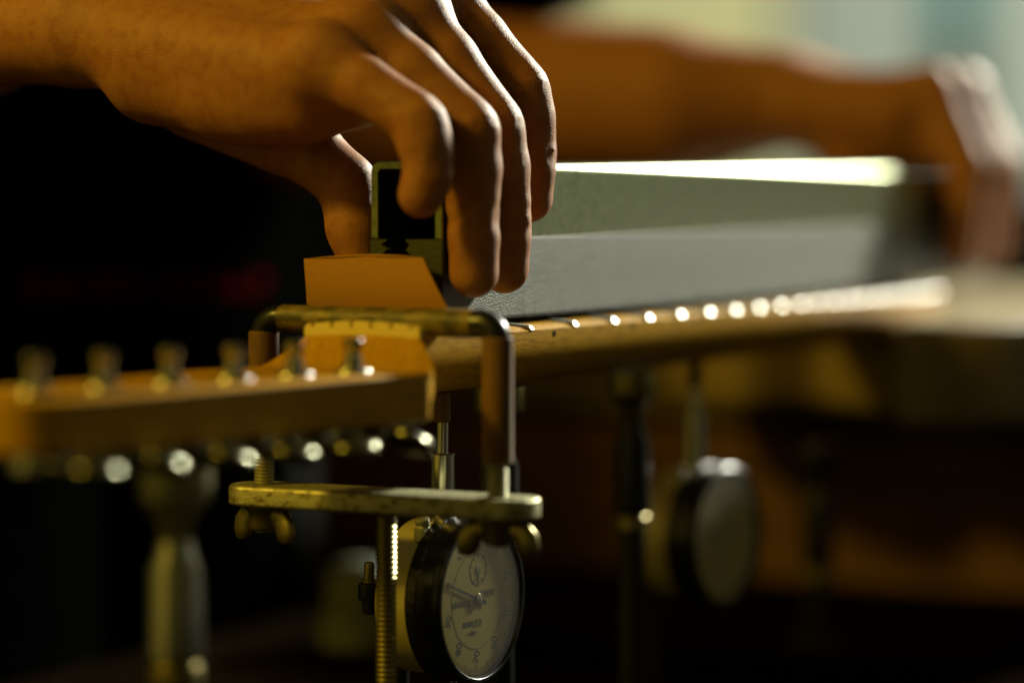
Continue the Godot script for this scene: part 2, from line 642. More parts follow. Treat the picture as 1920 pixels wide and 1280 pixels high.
func build_guitar() -> void:
	var t := thing("electric_guitar", "amber maple electric guitar lying face up with its neck clamped", "guitar", Vector3(0, -20, 0))
	var s := Soup.new()
	var loops := []
	var xs := [-15.0, -13.0, -11.0, -9.0, -7.0, -5.0, -3.5, -2.0, -1.0, 0.0]
	for k in 24:
		xs.append(8.0 + k * 20.1)
	for x in xs:
		var l := PackedVector3Array()
		var q := clampf((x + 15.0) / 15.0, 0, 1)
		var top := -10.35 * (1.0 - q * q)
		var flare := 11.0 * (1.0 - q * q)
		var w := neck_half(x) + flare
		var thick := lerpf(25.0, 20.6 + 2.0 * clampf(x / 470.0, 0, 1), q)
		if x > 400:
			thick += (x - 400) * 0.06
		var boxy := 2.3 + 3.5 * (1.0 - q) + (2.5 * clampf((x - 380) / 60.0, 0, 1))
		for i in 15:
			var z := w * (-1.0 + 2.0 * i / 14.0)
			var edge := pow(absf(z) / w, 14.0) * 0.9
			l.append(Vector3(x, top - z * z / 480.0 * q - edge, z))
		for i in 23:
			var a := PI * (i + 0.5) / 23.0
			var c := cos(a)
			var sn := sin(a)
			var zz := w * signf(c) * pow(absf(c), 2.0 / boxy)
			var depth := pow(sn, 2.0 / boxy)
			l.append(Vector3(x, lerpf(top - 3.6, -thick, depth), zz))
		loops.append(l)
	s.loft(loops)
	part(t, "neck", s, M.maple, 50)
	# headstock
	var poly := PackedVector2Array()
	for p in [[-8, 22], [-10, 26], [-11.5, 30], [-14, 32], [-17, 32], [-40, 26.4], [-80, 16.9], [-120, 7.4], [-146, 1.3], [-154, -1.2], [-160, -5], [-163, -11], [-163.5, -19], [-161, -28], [-156, -36], [-149, -41], [-140, -44], [-120, -44], [-100, -42], [-80, -40.5], [-60, -40], [-45, -40], [-33, -38], [-24, -34], [-16, -29], [-11, -25], [-8, -22]]:
		poly.append(Vector2(p[0], p[1]))
	s = Soup.new()
	s.extrude(poly, [[-25.3, 1.2], [-24.9, 0.4], [-24.1, 0.0], [-11.6, 0.0], [-10.8, 0.35], [-10.35, 1.2]], Vector3.ZERO, Vector3(1, 0, 0), Vector3(0, 0, 1), Vector3.UP)
	part(t, "headstock", s, M.maple, 45)
	# nut with six slots
	s = Soup.new()
	var np := PackedVector2Array()
	np.append(Vector2(-20.6, -1.5))
	np.append(Vector2(20.6, -1.5))
	np.append(Vector2(20.6, 1.4)); np.append(Vector2(19.6, 2.4))
	for i in 6:
		var z := 17.5 - 7.0 * i
		var h := 3.6 - z * z * 0.003
		np.append(Vector2(z + 0.6, h)); np.append(Vector2(z + 0.4, 1.4)); np.append(Vector2(z - 0.4, 1.4)); np.append(Vector2(z - 0.6, h))
	np.append(Vector2(-19.6, 2.4)); np.append(Vector2(-20.6, 1.4))
	s.extrude(np, [[-0.4, 0.2], [-0.2, 0.0], [3.0, 0.0], [3.2, 0.2]], Vector3.ZERO, Vector3(0, 0, 1), Vector3(0, 1, 0), Vector3(1, 0, 0))
	part(t, "string_nut", s, M.nut)
	# frets
	for n in range(1, 23):
		var x := 640.0 * (1.0 - pow(2.0, -n / 12.0)) + 3.0
		var w := neck_half(x)
		s = Soup.new()
		loops = []
		var run := 1.05 * tan(deg_to_rad(35.5 + 7.5 * x / 450.0))
		for e in [[-w - 0.3, -0.2, 0.8], [-w + 0.75, 1.0, 1.0], [-w + 0.95, 1.15, 1.0], [-w + 1.3, 1.25, 1.0], [0.0, 1.3, 1.0], [w - 1.6, 1.25, 1.0], [w - 1.15, 1.15, 1.0], [w + 0.15 - run, 1.0, 1.0], [w + 0.15, -0.05, 0.98], [w + 0.3, -0.5, 0.8]]:
			var l := PackedVector3Array()
			var z: float = e[0]
			var y0 := -z * z / 480.0
			if absf(z) > w - 3:
				y0 -= 0.35
			for i in 9:
				var a := PI * i / 8.0
				l.append(Vector3(x + cos(a) * 1.3 * e[2], y0 + sin(a) * e[1], z))
			l.append(Vector3(x - 1.1 * e[2], y0 - 0.4, z))
			l.append(Vector3(x + 1.1 * e[2], y0 - 0.4, z))
			loops.append(l)
		s.loft(loops)
		part(t, "fret", s, M.fret, 28)
	# side dots
	for n in [3, 5, 7, 9, 12, 15]:
		var x := 640.0 * (1.0 - (pow(2.0, -n / 12.0) + pow(2.0, -(n - 1) / 12.0)) * 0.5) + 3.0
		s = Soup.new()
		s.lathe(Vector3(x, -3.6, neck_half(x) - 0.6), Vector3(0, -0.12, 1), [[1.2, 0], [1.2, 0.62], [1.0, 0.72]], 16)
		part(t, "side_dot", s, M.black)
	# tuners
	var out := Vector3(-0.231, 0, 0.973)
	var along := Vector3(-0.973, 0, -0.231)
	var rng := RandomNumberGenerator.new()
	rng.seed = 21
	for i in 6:
		var c := Vector3(-31, 0, 15).lerp(Vector3(-144, 0, -17), i / 5.0)
		s = Soup.new()
		var hb := c + Vector3(0, -28.5, 0)
		s.lathe(hb + Vector3(0, 3.2, 0), Vector3.DOWN, [[5.5, 0], [7.5, 0.5], [7.5, 5.5], [5.5, 7.5], [2.0, 8.0]], 24)
		s.tube([hb + out * 4.0, hb + out * 14.0], [3.4, 2.6], 14)
		var hs := part(t, "tuner_housing", s, M.steel)
		s = Soup.new()
		s.lathe(c + Vector3(0, -10.3, 0), Vector3.UP, [[5.6, 0], [5.6, 0.5], [5.2, 1.2], [4.4, 1.6], [3.2, 1.7]], 24)
		part(hs, "bushing", s, M.steel)
		s = Soup.new()
		s.lathe(c + Vector3(0, -10.0, 0), Vector3.UP, [[3.0, 0], [3.0, 3.0], [2.3, 5.0], [2.3, 6.5], [3.0, 8.0], [3.0, 9.6], [2.5, 10.2], [1.2, 10.2], [1.1, 8.6]], 24)
		part(hs, "post", s, M.steel)
		s = Soup.new()
		var bc := c + Vector3(0, -29.5, 0) + out * 23.0
		var roll := rng.randf_range(-0.55, 0.55)
		var ba := along * cos(roll) + Vector3.UP * sin(roll)
		var bu := Vector3.UP * cos(roll) - along * sin(roll)
		var bl := []
		for e in [[-7.0, 0.35, 0.3], [-6.4, 0.62, 0.6], [-4.8, 0.86, 0.85], [-2.4, 0.98, 1.0], [0.0, 1.0, 1.0], [2.4, 0.98, 1.0], [4.8, 0.86, 0.85], [6.4, 0.6, 0.6], [7.0, 0.3, 0.3]]:
			var l := PackedVector3Array()
			for k in 20:
				var a := TAU * k / 20
				l.append(bc + out * float(e[0]) + ba * cos(a) * 7.4 * float(e[1]) + bu * sin(a) * 2.7 * float(e[2]))
			bl.append(l)
		s.loft(bl)
		s.tube([bc - out * 9.5, bc - out * 6.0], 1.9, 12)
		part(hs, "button", s, M.tuner, 60)
	# body: a double cutaway slab
	poly = PackedVector2Array()
	var c2 := Curve2D.new()
	var ol := [[424, 27], [398, 30], [376, 36], [366, 46], [368, 60], [378, 74], [398, 88], [440, 108], [500, 128], [560, 134], [620, 126], [680, 124], [740, 146], [790, 160], [830, 150], [858, 110], [866, 40], [858, -50], [830, -120], [780, -158], [720, -158], [650, -130], [590, -118], [540, -122], [505, -124], [470, -108], [446, -82], [436, -64], [440, -52], [452, -42], [462, -34], [464, -27]]
	for i in ol.size():
		var a := Vector2(ol[i][0], ol[i][1])
		var pv := Vector2(ol[(i + ol.size() - 1) % ol.size()][0], ol[(i + ol.size() - 1) % ol.size()][1])
		var nx := Vector2(ol[(i + 1) % ol.size()][0], ol[(i + 1) % ol.size()][1])
		var tg := (nx - pv) * 0.16
		if i == 0 or i == ol.size() - 1:
			tg = Vector2.ZERO
		c2.add_point(a, -tg, tg)
	c2.bake_interval = 6.0
	var baked := c2.get_baked_points()
	for k in baked.size():
		if k == 0 or baked[k].distance_to(poly[poly.size() - 1]) > 1.5:
			poly.append(baked[k])
	s = Soup.new()
	s.extrude(poly, [[-55.5, 7.0], [-54.9, 4.2], [-53.2, 1.8], [-50, 0.3], [-47, 0.0], [-19, 0.0], [-16, 0.3], [-13.2, 1.6]], Vector3.ZERO, Vector3(1, 0, 0), Vector3(0, 0, 1), Vector3.UP)
	var bd := part(t, "guitar_body", s, M.body, 40)
	s = Soup.new()
	s.extrude(poly, [[-13.2, 1.6], [-11.9, 3.6], [-11.2, 6.2]], Vector3.ZERO, Vector3(1, 0, 0), Vector3(0, 0, 1), Vector3.UP)
	part(bd, "body_top", s, M.body, 40)

# ---------------------------------------------------------------- levelling beam
func build_beam() -> void:
	var t := thing("levelling_beam", "long grey metal levelling beam held on edge over the frets", "levelling beam", Vector3(28, 3, 0))
	var u := PackedVector2Array()   # (z, y) of an upside-down channel
	for p in [[-13, 28.4], [-13, 50.0], [-12.77, 51.15], [-12.12, 52.12], [-11.15, 52.77], [-10, 53], [10, 53], [11.15, 52.77], [12.12, 52.12], [12.77, 51.15], [13, 50.0], [13, 28.4], [10.2, 28.4], [10.2, 49.4], [9.4, 50.4], [-9.4, 50.4], [-10.2, 49.4], [-10.2, 28.4]]:
		u.append(Vector2(p[0], p[1]))
	var s := Soup.new()
	s.extrude(u, [[28, 0.3], [28.4, 0.0], [570, 0.0], [570.4, 0.3]], Vector3.ZERO, Vector3(0, 0, 1), Vector3(0, 1, 0), Vector3(1, 0, 0))
	part(t, "upper_channel", s, M.channel, 50)
	u = PackedVector2Array()
	for p in [[-13.2, 3.0], [-13.2, 28.1], [-13.0, 28.3], [-6.6, 28.3], [-9.0, 26.6], [-6.4, 25.2], [-8.6, 23.4], [-6.4, 21.8], [-8.4, 20.2], [-6.6, 18.4], [-6.6, 15.0], [-0.2, 15.0], [-0.2, 18.6], [1.6, 20.2], [-0.6, 21.6], [1.8, 23.2], [-0.4, 24.8], [1.0, 26.6], [-0.6, 28.3], [13.0, 28.3], [13.2, 28.1], [13.2, 3.0]]:
		u.append(Vector2(p[0], p[1]))
	s = Soup.new()
	s.extrude(u, [[27.7, 0.3], [28.1, 0.0], [570.2, 0.0], [570.6, 0.3]], Vector3.ZERO, Vector3(0, 0, 1), Vector3(0, 1, 0), Vector3(1, 0, 0))
	part(t, "lower_block", s, M.grit, 30)
	# sanding strip under it, with its tail bent up in front of the end
	s = Soup.new()
	s.box(Vector3(301, 2.4, 0), Vector3(540, 0.9, 26.2), 0.2)
	part(t, "sanding_strip", s, M.black)
	s = Soup.new()
	var loops := []
	for k in 13:
		var f := k / 12.0
		var y := lerpf(3.0, 22.0, f)
		var x := 21.5 + 2.6 * f * f - 1.2 * sin(f * PI)
		var zl := lerpf(-31.5, -34.5, f) + 1.2 * sin(f * PI)
		var zr := lerpf(22.5, 9.5, pow(f, 1.15))
		var l := PackedVector3Array()
		for e in 2:
			for i in 17:
				var g := i / 16.0 if e == 0 else 1.0 - i / 16.0
				var z := lerpf(zl, zr, g)
				var bow := 2.2 * pow(absf(g - 0.45) * 2.0, 2.0)
				var lift := 1.2 * sin(g * PI) * f + 0.9 * g * f
				l.append(Vector3(x - bow + (0.0 if e == 0 else 0.75), y + lift, z))
		loops.append(l)
	s.loft(loops, true)
	part(t, "sanding_strip_tail", s, M.paper, 40)

# ---------------------------------------------------------------- clamp
func thread_rows(r: float, a: float, b: float, pitch: float) -> Array:
	var rows := [[r - 0.8, a]]
	var n := int((b - a) / pitch)
	for k in n:
		rows.append([r - 0.45, a + (k + 0.1) * pitch])
		rows.append([r, a + (k + 0.42) * pitch])
		rows.append([r, a + (k + 0.58) * pitch])
		rows.append([r - 0.45, a + (k + 0.9) * pitch])
	rows.append([r - 0.8, b])
	return rows

func build_clamp() -> void:
	var t := thing("neck_clamp", "u shaped rod clamp with sleeves and wing nuts around the neck", "clamp", Vector3(10, -56, 0))
	var s := Soup.new()
	var yc := 3.2
	var path := []
	for y in [-37.0, -20.0, -4.0]:
		path.append(Vector3(10, y, -42))
	for k in 9:
		var a := PI * 0.5 * k / 8.0
		path.append(Vector3(10, yc - 5.5 + 5.5 * sin(a), -36.5 - 5.5 * cos(a)))
	for k in 9:
		var a := PI * 0.5 * k / 8.0
		path.append(Vector3(10, yc - 5.5 + 5.5 * cos(a), 36.5 + 5.5 * sin(a)))
	for y in [-4.0, -20.0, -37.0]:
		path.append(Vector3(10, y, 42))
	s.tube(path, 4.3, 20, 1.0, Vector3(1, 0, 0))
	part(t, "bent_rod", s, M.black_metal, 60)
	s = Soup.new()
	s.tube([Vector3(10, yc, -35.2), Vector3(10, yc + 0.1, -34.6), Vector3(10, yc, -15), Vector3(10, yc - 0.1, 15), Vector3(10, yc, 33.6), Vector3(10, yc, 34.2)], [4.2, 4.5, 4.5, 4.5, 4.5, 4.2], 20, 1.0, Vector3(1, 0, 0))
	part(t, "top_sleeve", s, M.olive, 50)
	for sg in [-1.0, 1.0]:
		s = Soup.new()
		s.lathe(Vector3(10, -39.5, 42 * sg), Vector3.UP, [[4.3, 0], [4.85, 0.5], [4.8, 20], [4.85, 38.2], [4.4, 38.8]], 24)
		part(t, "leg_sleeve", s, M.sleeve)
		s = Soup.new()
		s.lathe(Vector3(10, 0, 42 * sg), Vector3.UP, thread_rows(3.3, -65.0, -37.0, 1.1), 20)
		part(t, "threaded_end", s, M.satin, 30)
		# wing nut
		s = Soup.new()
		var h := Vector3(10, -56.2, 42 * sg)
		s.lathe(h, Vector3.DOWN, [[6.4, 0], [6.4, 1.0], [5.2, 2.4], [4.8, 7.0], [4.2, 8.0], [3.4, 8.0]], 24)
		var dir := Vector3(0.12, 0, 1).normalized() if sg > 0 else Vector3(-0.25, 0, 0.97).normalized()
		for e in [-1.0, 1.0]:
			var d: Vector3 = dir * e
			s.tube([h + d * 2.0 + Vector3(0, -4.0, 0), h + d * 5.0 + Vector3(0, -3.4, 0), h + d * 7.6 + Vector3(0, -4.0, 0), h + d * 9.2 + Vector3(0, -6.0, 0), h + d * 9.9 + Vector3(0, -9.0, 0), h + d * 10.1 + Vector3(0, -11.2, 0), h + d * 10.1 + Vector3(0, -12.0, 0)], [3.4, 3.6, 3.9, 4.1, 3.9, 2.8, 1.0], 16, 0.55, dir.cross(Vector3.UP) * -1.0)
		part(t, "wing_nut", s, M.brass, 60)
	# flat lower bar with rounded ends
	s = Soup.new()
	var poly := PackedVector2Array()
	for k in 9:
		var a := PI * k / 8.0
		poly.append(Vector2(11.0 - 10.0 * cos(a), 46.5 + 8.5 * sin(a)))
	for k in 9:
		var a := PI * k / 8.0
		poly.append(Vector2(11.0 + 10.0 * cos(a), -45.5 - 8.5 * sin(a)))
	s.extrude(poly, [[-56.2, 0.9], [-55.6, 0.2], [-55.0, 0.0], [-50.8, 0.0], [-50.1, 0.25], [-49.6, 0.9]], Vector3.ZERO, Vector3(1, 0, 0), Vector3(0, 0, 1), Vector3.UP)
	part(t, "lower_bar", s, M.tarnish, 42)
	# threaded rod below the bar
	var r := thing("threaded_rod", "brassy threaded rod standing under the clamp's flat bar", "threaded rod", Vector3(12, -150, 1.5))
	s = Soup.new()
	s.lathe(Vector3(12, 0, 1.5), Vector3.UP, thread_rows(3.4, -150.0, -56.3, 1.6), 24)
	part(r, "thread", s, M.brass, 30)
	s = Soup.new()
	var hex := []
	for q in [[-148.0, 6.0], [-147.4, 6.6], [-143.6, 6.6], [-143.0, 6.0]]:
		var l := PackedVector3Array()
		for i in 6:
			l.append(Vector3(12 + cos(TAU * i / 6) * q[1], q[0], 1.5 + sin(TAU * i / 6) * q[1]))
		hex.append(l)
	s.loft(hex)
	part(r, "lock_nut", s, M.steel, 30)

# ---------------------------------------------------------------- dial gauges
func gauge(label: String, x: float, dy: float, detail: bool, turn: float) -> void:
	var c := Vector3(x, -88.0 + dy, 0)
	var t := thing("dial_gauge", label, "dial gauge", c + Vector3(0, -27.5, 0), "dial gauges under the neck")
	t.rotation_degrees.y = turn
	var s := Soup.new()
	s.lathe(c, Vector3(0, 0, 1), [[20, -11], [24.2, -10.6], [25.2, -9.6], [25.2, 1.2], [24.4, 2.0], [24.4, 4.0]], 72)
	var cs := part(t, "case", s, M.case)
	s = Soup.new()
	s.lathe(c, Vector3(0, 0, -1), [[6, 10.8], [6, 14.0], [5, 14.6]], 24)
	s.box(c + Vector3(0, 0, -18), Vector3(5, 12, 9), 1)
	part(cs, "lug", s, M.satin)
	# bezel with an open front
	s = Soup.new()
	var rows := [[24.4, 2.4], [27.0, 2.6], [27.5, 3.2], [27.5, 6.4], [26.9, 6.9], [26.9, 12.0], [27.4, 12.6], [27.3, 14.6], [26.6, 15.4], [25.6, 15.5], [25.3, 15.2], [24.6, 13.0], [24.2, 12.8], [24.4, 2.4]]
	var loops := []
	for q in rows:
		var l := PackedVector3Array()
		for i in 96:
			var a := TAU * i / 96
			var kn := 1.0
			if q[1] > 3.0 and q[1] < 6.5 and i % 2 == 0:
				kn = 0.988
			l.append(c + Vector3(cos(a) * q[0] * kn, sin(a) * q[0] * kn, q[1]))
		loops.append(l)
	s.loft(loops, false)
	part(t, "bezel", s, M.black_metal, 35)
	s = Soup.new()
	s.box(c + Vector3(-13.5, 22.0, 1.4), Vector3(7, 5, 4), 0.5)
	s.lathe(c + Vector3(-14, 24.2, 1.4), Vector3(-0.3, 1, 0), [[2.2, 0], [2.4, 0.6], [2.4, 2.6], [1.8, 3.0]], 16)
	part(t, "bezel_clamp", s, M.satin)
	s = Soup.new()
	s.lathe(c, Vector3(0, 0, 1), [[24.5, 12.4], [24.5, 13.3]], 72)
	var face := part(t, "dial_face", s, M.dial)
	s = Soup.new()
	s.lathe(c, Vector3(0, 0, 1), [[25.0, 14.6], [25.0, 14.85], [24.2, 15.1], [15, 15.4], [6, 15.52], [0.3, 15.55]], 72)
	s.v = s.v.slice(0, s.v.size() - 72 * 3)
	part(t, "crystal", s, M.glass, 60)
	# pointer and hub
	var zf := 13.3
	var pa := deg_to_rad(160.0)
	var pd := Vector3(cos(pa), sin(pa), 0)
	var pn := Vector3(-pd.y, pd.x, 0)
	s = Soup.new()
	s.loft([PackedVector3Array([c - pd * 5 + pn * 0.75 + Vector3(0, 0, 13.6), c - pd * 5 - pn * 0.75 + Vector3(0, 0, 13.6), c + pd * 21 - pn * 0.22 + Vector3(0, 0, 13.6), c + pd * 21 + pn * 0.22 + Vector3(0, 0, 13.6)]), PackedVector3Array([c - pd * 5 + pn * 0.75 + Vector3(0, 0, 13.75), c - pd * 5 - pn * 0.75 + Vector3(0, 0, 13.75), c + pd * 21 - pn * 0.22 + Vector3(0, 0, 13.75), c + pd * 21 + pn * 0.22 + Vector3(0, 0, 13.75)])])
	part(t, "pointer", s, M.ink, 30)
	s = Soup.new()
	s.lathe(c, Vector3(0, 0, 1), [[2.0, zf], [2.0, 13.9], [1.6, 14.2], [0.5, 14.3]], 24)
	part(t, "pointer_hub", s, M.satin)
	# spindle towards the neck
	s = Soup.new()
	s.lathe(c, Vector3.UP, [[5.2, 22], [5.2, 26.2], [4.0, 26.8], [4.0, 46.4], [3.6, 46.8]], 28)
	part(t, "stem", s, M.steel)
	s = Soup.new()
	s.lathe(c, Vector3.UP, [[2.05, 46.8], [2.05, 57.5], [1.6, 58]], 20)
	part(t, "spindle", s, M.steel)
	s = Soup.new()
	s.lathe(c, Vector3.UP, [[2.4, 56.8 ], [2.75, 57.2], [2.7, 66.0 - dy], [2.3, 66.6 - dy]], 20)
	part(t, "spindle_cap", s, M.sleeve)
	# clamp screw at the back
	s = Soup.new()
	var k := c + Vector3(-13, 2, -20)
	s.lathe(k, Vector3.UP, [[1.8, -7.6], [2.2, -7.2], [2.2, -3.2], [3.4, -3.0]], 20)
	s.lathe(k, Vector3.UP, [[3.3, -2.9], [3.6, -2.5], [3.6, 2.1], [3.3, 2.5]], 24)
	var sc := part(t, "clamp_screw", s, M.black_metal)
	s = Soup.new()
	s.lathe(k, Vector3.UP, [[2.3, 2.7], [2.3, 3.6], [1.7, 3.8], [1.7, 8.6], [1.2, 9.4]], 20)
	part(sc, "screw_tip", s, M.brass)
	s = Soup.new()
	s.box(c + Vector3(-6.5, 0, -19.8), Vector3(14, 6, 5), 0.8)
	part(t, "lug_arm", s, M.black_metal)
	s = Soup.new()
	s.tube([c + Vector3(4, 0, -19.8), c + Vector3(4, -62 - dy, -19.8)], 3.6, 18)
	part(t, "holder_post", s, M.black_metal)
	if not detail:
		return
	# print on the face
	s = Soup.new()
	for i in 100:
		var a := deg_to_rad(160.0) - TAU * i / 100
		var d := Vector3(cos(a), sin(a), 0)
		var n := Vector3(-d.y, d.x, 0) * 0.09
		var r0 := 20.8 if i % 10 == 0 else 21.6 if i % 5 == 0 else 22.3
		var b := c + Vector3(0, 0, zf + 0.03)
		s.loft([PackedVector3Array([b + d * r0 + n, b + d * r0 - n, b + d * 24.2 - n, b + d * 24.2 + n]), PackedVector3Array([b + d * r0 + n + Vector3(0, 0, 0.05), b + d * r0 - n + Vector3(0, 0, 0.05), b + d * 24.2 - n + Vector3(0, 0, 0.05), b + d * 24.2 + n + Vector3(0, 0, 0.05)])])
	var sm := part(face, "scale_marks", s, M.ink)
	sm.set_meta("kind", "stuff")
	s = Soup.new()
	var sub := c + Vector3(0.4, 9.7, 0)
	for q in [[c, 15.9, 0.07], [sub, 5.0, 0.16]]:
		var ring := []
		for e in [[0.0, 0.03], [1.0, 0.03], [1.0, 0.1], [0.0, 0.1], [0.0, 0.03]]:
			var l := PackedVector3Array()
			for i in 72:
				var a := TAU * i / 72
				l.append(q[0] + Vector3(cos(a), sin(a), 0) * (q[1] + e[0] * q[2] * 1.4) + Vector3(0, 0, zf + e[1]))
			ring.append(l)
		s.loft(ring, false)
	for i in 10:
		var d := Vector3(cos(TAU * i / 10 + 0.3), sin(TAU * i / 10 + 0.3), 0)
		s.tube([sub + d * 3.9 + Vector3(0, 0, zf + 0.05), sub + d * 4.9 + Vector3(0, 0, zf + 0.05)], 0.11, 6)
	part(face, "rings", s, M.ink)
	s = Soup.new()
	s.lathe(sub, Vector3(0, 0, 1), [[1.6, zf], [1.6, zf + 0.15], [1.2, zf + 0.25]], 20)
	s.tube([sub + Vector3(0, 0, zf + 0.12), sub + Vector3(0.3, -4.2, zf + 0.12)], [0.6, 0.35], 8, 0.2, Vector3(0, 0, 1))
	part(t, "counter_pointer", s, M.satin)
	var zt := zf + 0.05
	for i in 10:
		var a := deg_to_rad(160.0) - TAU * i / 10
		var d := Vector3(cos(a), sin(a), 0)
		text_part(face, "numeral", str(i * 10), 2.9, c + d * 18.7 + Vector3(0, 0, zt), deg_to_rad(74), M.ink, 0.95)
	text_part(face, "maker_name", "Mitutoyo", 1.75, c + Vector3(-10.2, -0.6, zt), PI, M.ink, 0.85)
	text_part(face, "graduation_text", "0.01mm", 1.9, c + Vector3(-3.4, -7.6, zt), PI, M.ink)
	text_part(face, "type_text", "86NOF", 1.5, c + Vector3(5.6, 1.4, zt), PI, M.ink)
	s = Soup.new()
	for e in [-1.0, 1.0]:
		var o := c + Vector3(-3.2, -10.6, zt)
		s.tube([o + Vector3(0.5 * e, -0.8, 0), o + Vector3(0.5 * e, 0.8, 0)], 0.1, 6)
		s.tube([o + Vector3(3.2 * e, 0, 0), o + Vector3(2.0 * e, 0, 0)], 0.1, 6)
		s.loft([PackedVector3Array([o + Vector3(2.1 * e, 0.45, 0), o + Vector3(2.1 * e, -0.45, 0), o + Vector3(0.9 * e, 0, 0)]), PackedVector3Array([o + Vector3(2.1 * e, 0.45, 0.05), o + Vector3(2.1 * e, -0.45, 0.05), o + Vector3(0.9 * e, 0, 0.05)])])
	part(face, "arrow_mark", s, M.ink)

func build_gauges() -> void:
	gauge("sharp dial gauge with a readable face beside the threaded rod", 51.5, 0, true, -3.0)
	gauge("blurred dial gauge farther along under the neck", 254, -1, true, -6.0)

# ---------------------------------------------------------------- neck supports
func support(label: String, x: float, z: float, top: float, shiny: bool, w: float, cup := "brass") -> void:
	var o := Vector3(x, top, z)
	var t := thing("neck_support", label, "neck support", Vector3(x, -150, z), "adjustable supports of the neck jig")
	var s := Soup.new()
	s.lathe(o, Vector3.DOWN, [[w * 0.8, 0], [w * 0.97, 0.4], [w, 1.2], [w * 0.97, w * 0.9], [w * 0.86, w * 1.05], [w * 0.5, w * 1.5], [w * 0.42, w * 2.0]], 32)
	part(t, "cup", s, M[cup] if not shiny else M.satin)
	s = Soup.new()
	var y0 := w * 1.9
	s.lathe(o, Vector3.DOWN, [[w * 0.4, y0], [w * 0.5, y0 + 1], [w * 0.52, y0 + 4], [w * 0.74, y0 + 9], [w * 0.76, y0 + 34], [w * 0.6, y0 + 36]], 32)
	part(t, "grip", s, M.steel if shiny else M.black_metal)
	s = Soup.new()
	s.lathe(o, Vector3.DOWN, [[w * 0.62, y0 + 36], [w * 0.7, y0 + 36.6], [w * 0.7, y0 + 41], [w * 0.6, y0 + 41.6]], 28)
	part(t, "collar", s, M.brass)
	s = Soup.new()
	s.lathe(o, Vector3.DOWN, [[w * 0.55, y0 + 41.6], [w * 0.55, top + 149.0], [w * 1.4, top + 149.2], [w * 1.4, top + 150.0]], 24)
	part(t, "post", s, M.black_metal)

func build_supports() -> void:
	support("shiny steel support under the headstock, nearest the camera", -103, 0, -32.0, true, 10.5)
	support("brass cupped support just behind the clamp's near leg", 91, 0, -21.6, false, 9.2)
	support("black gripped support between the two dial gauges", 197, 0, -23.0, false, 8.8)
	support("low support farthest back below the guitar body", 384, 0, -64.0, false, 9.0, "black_metal")

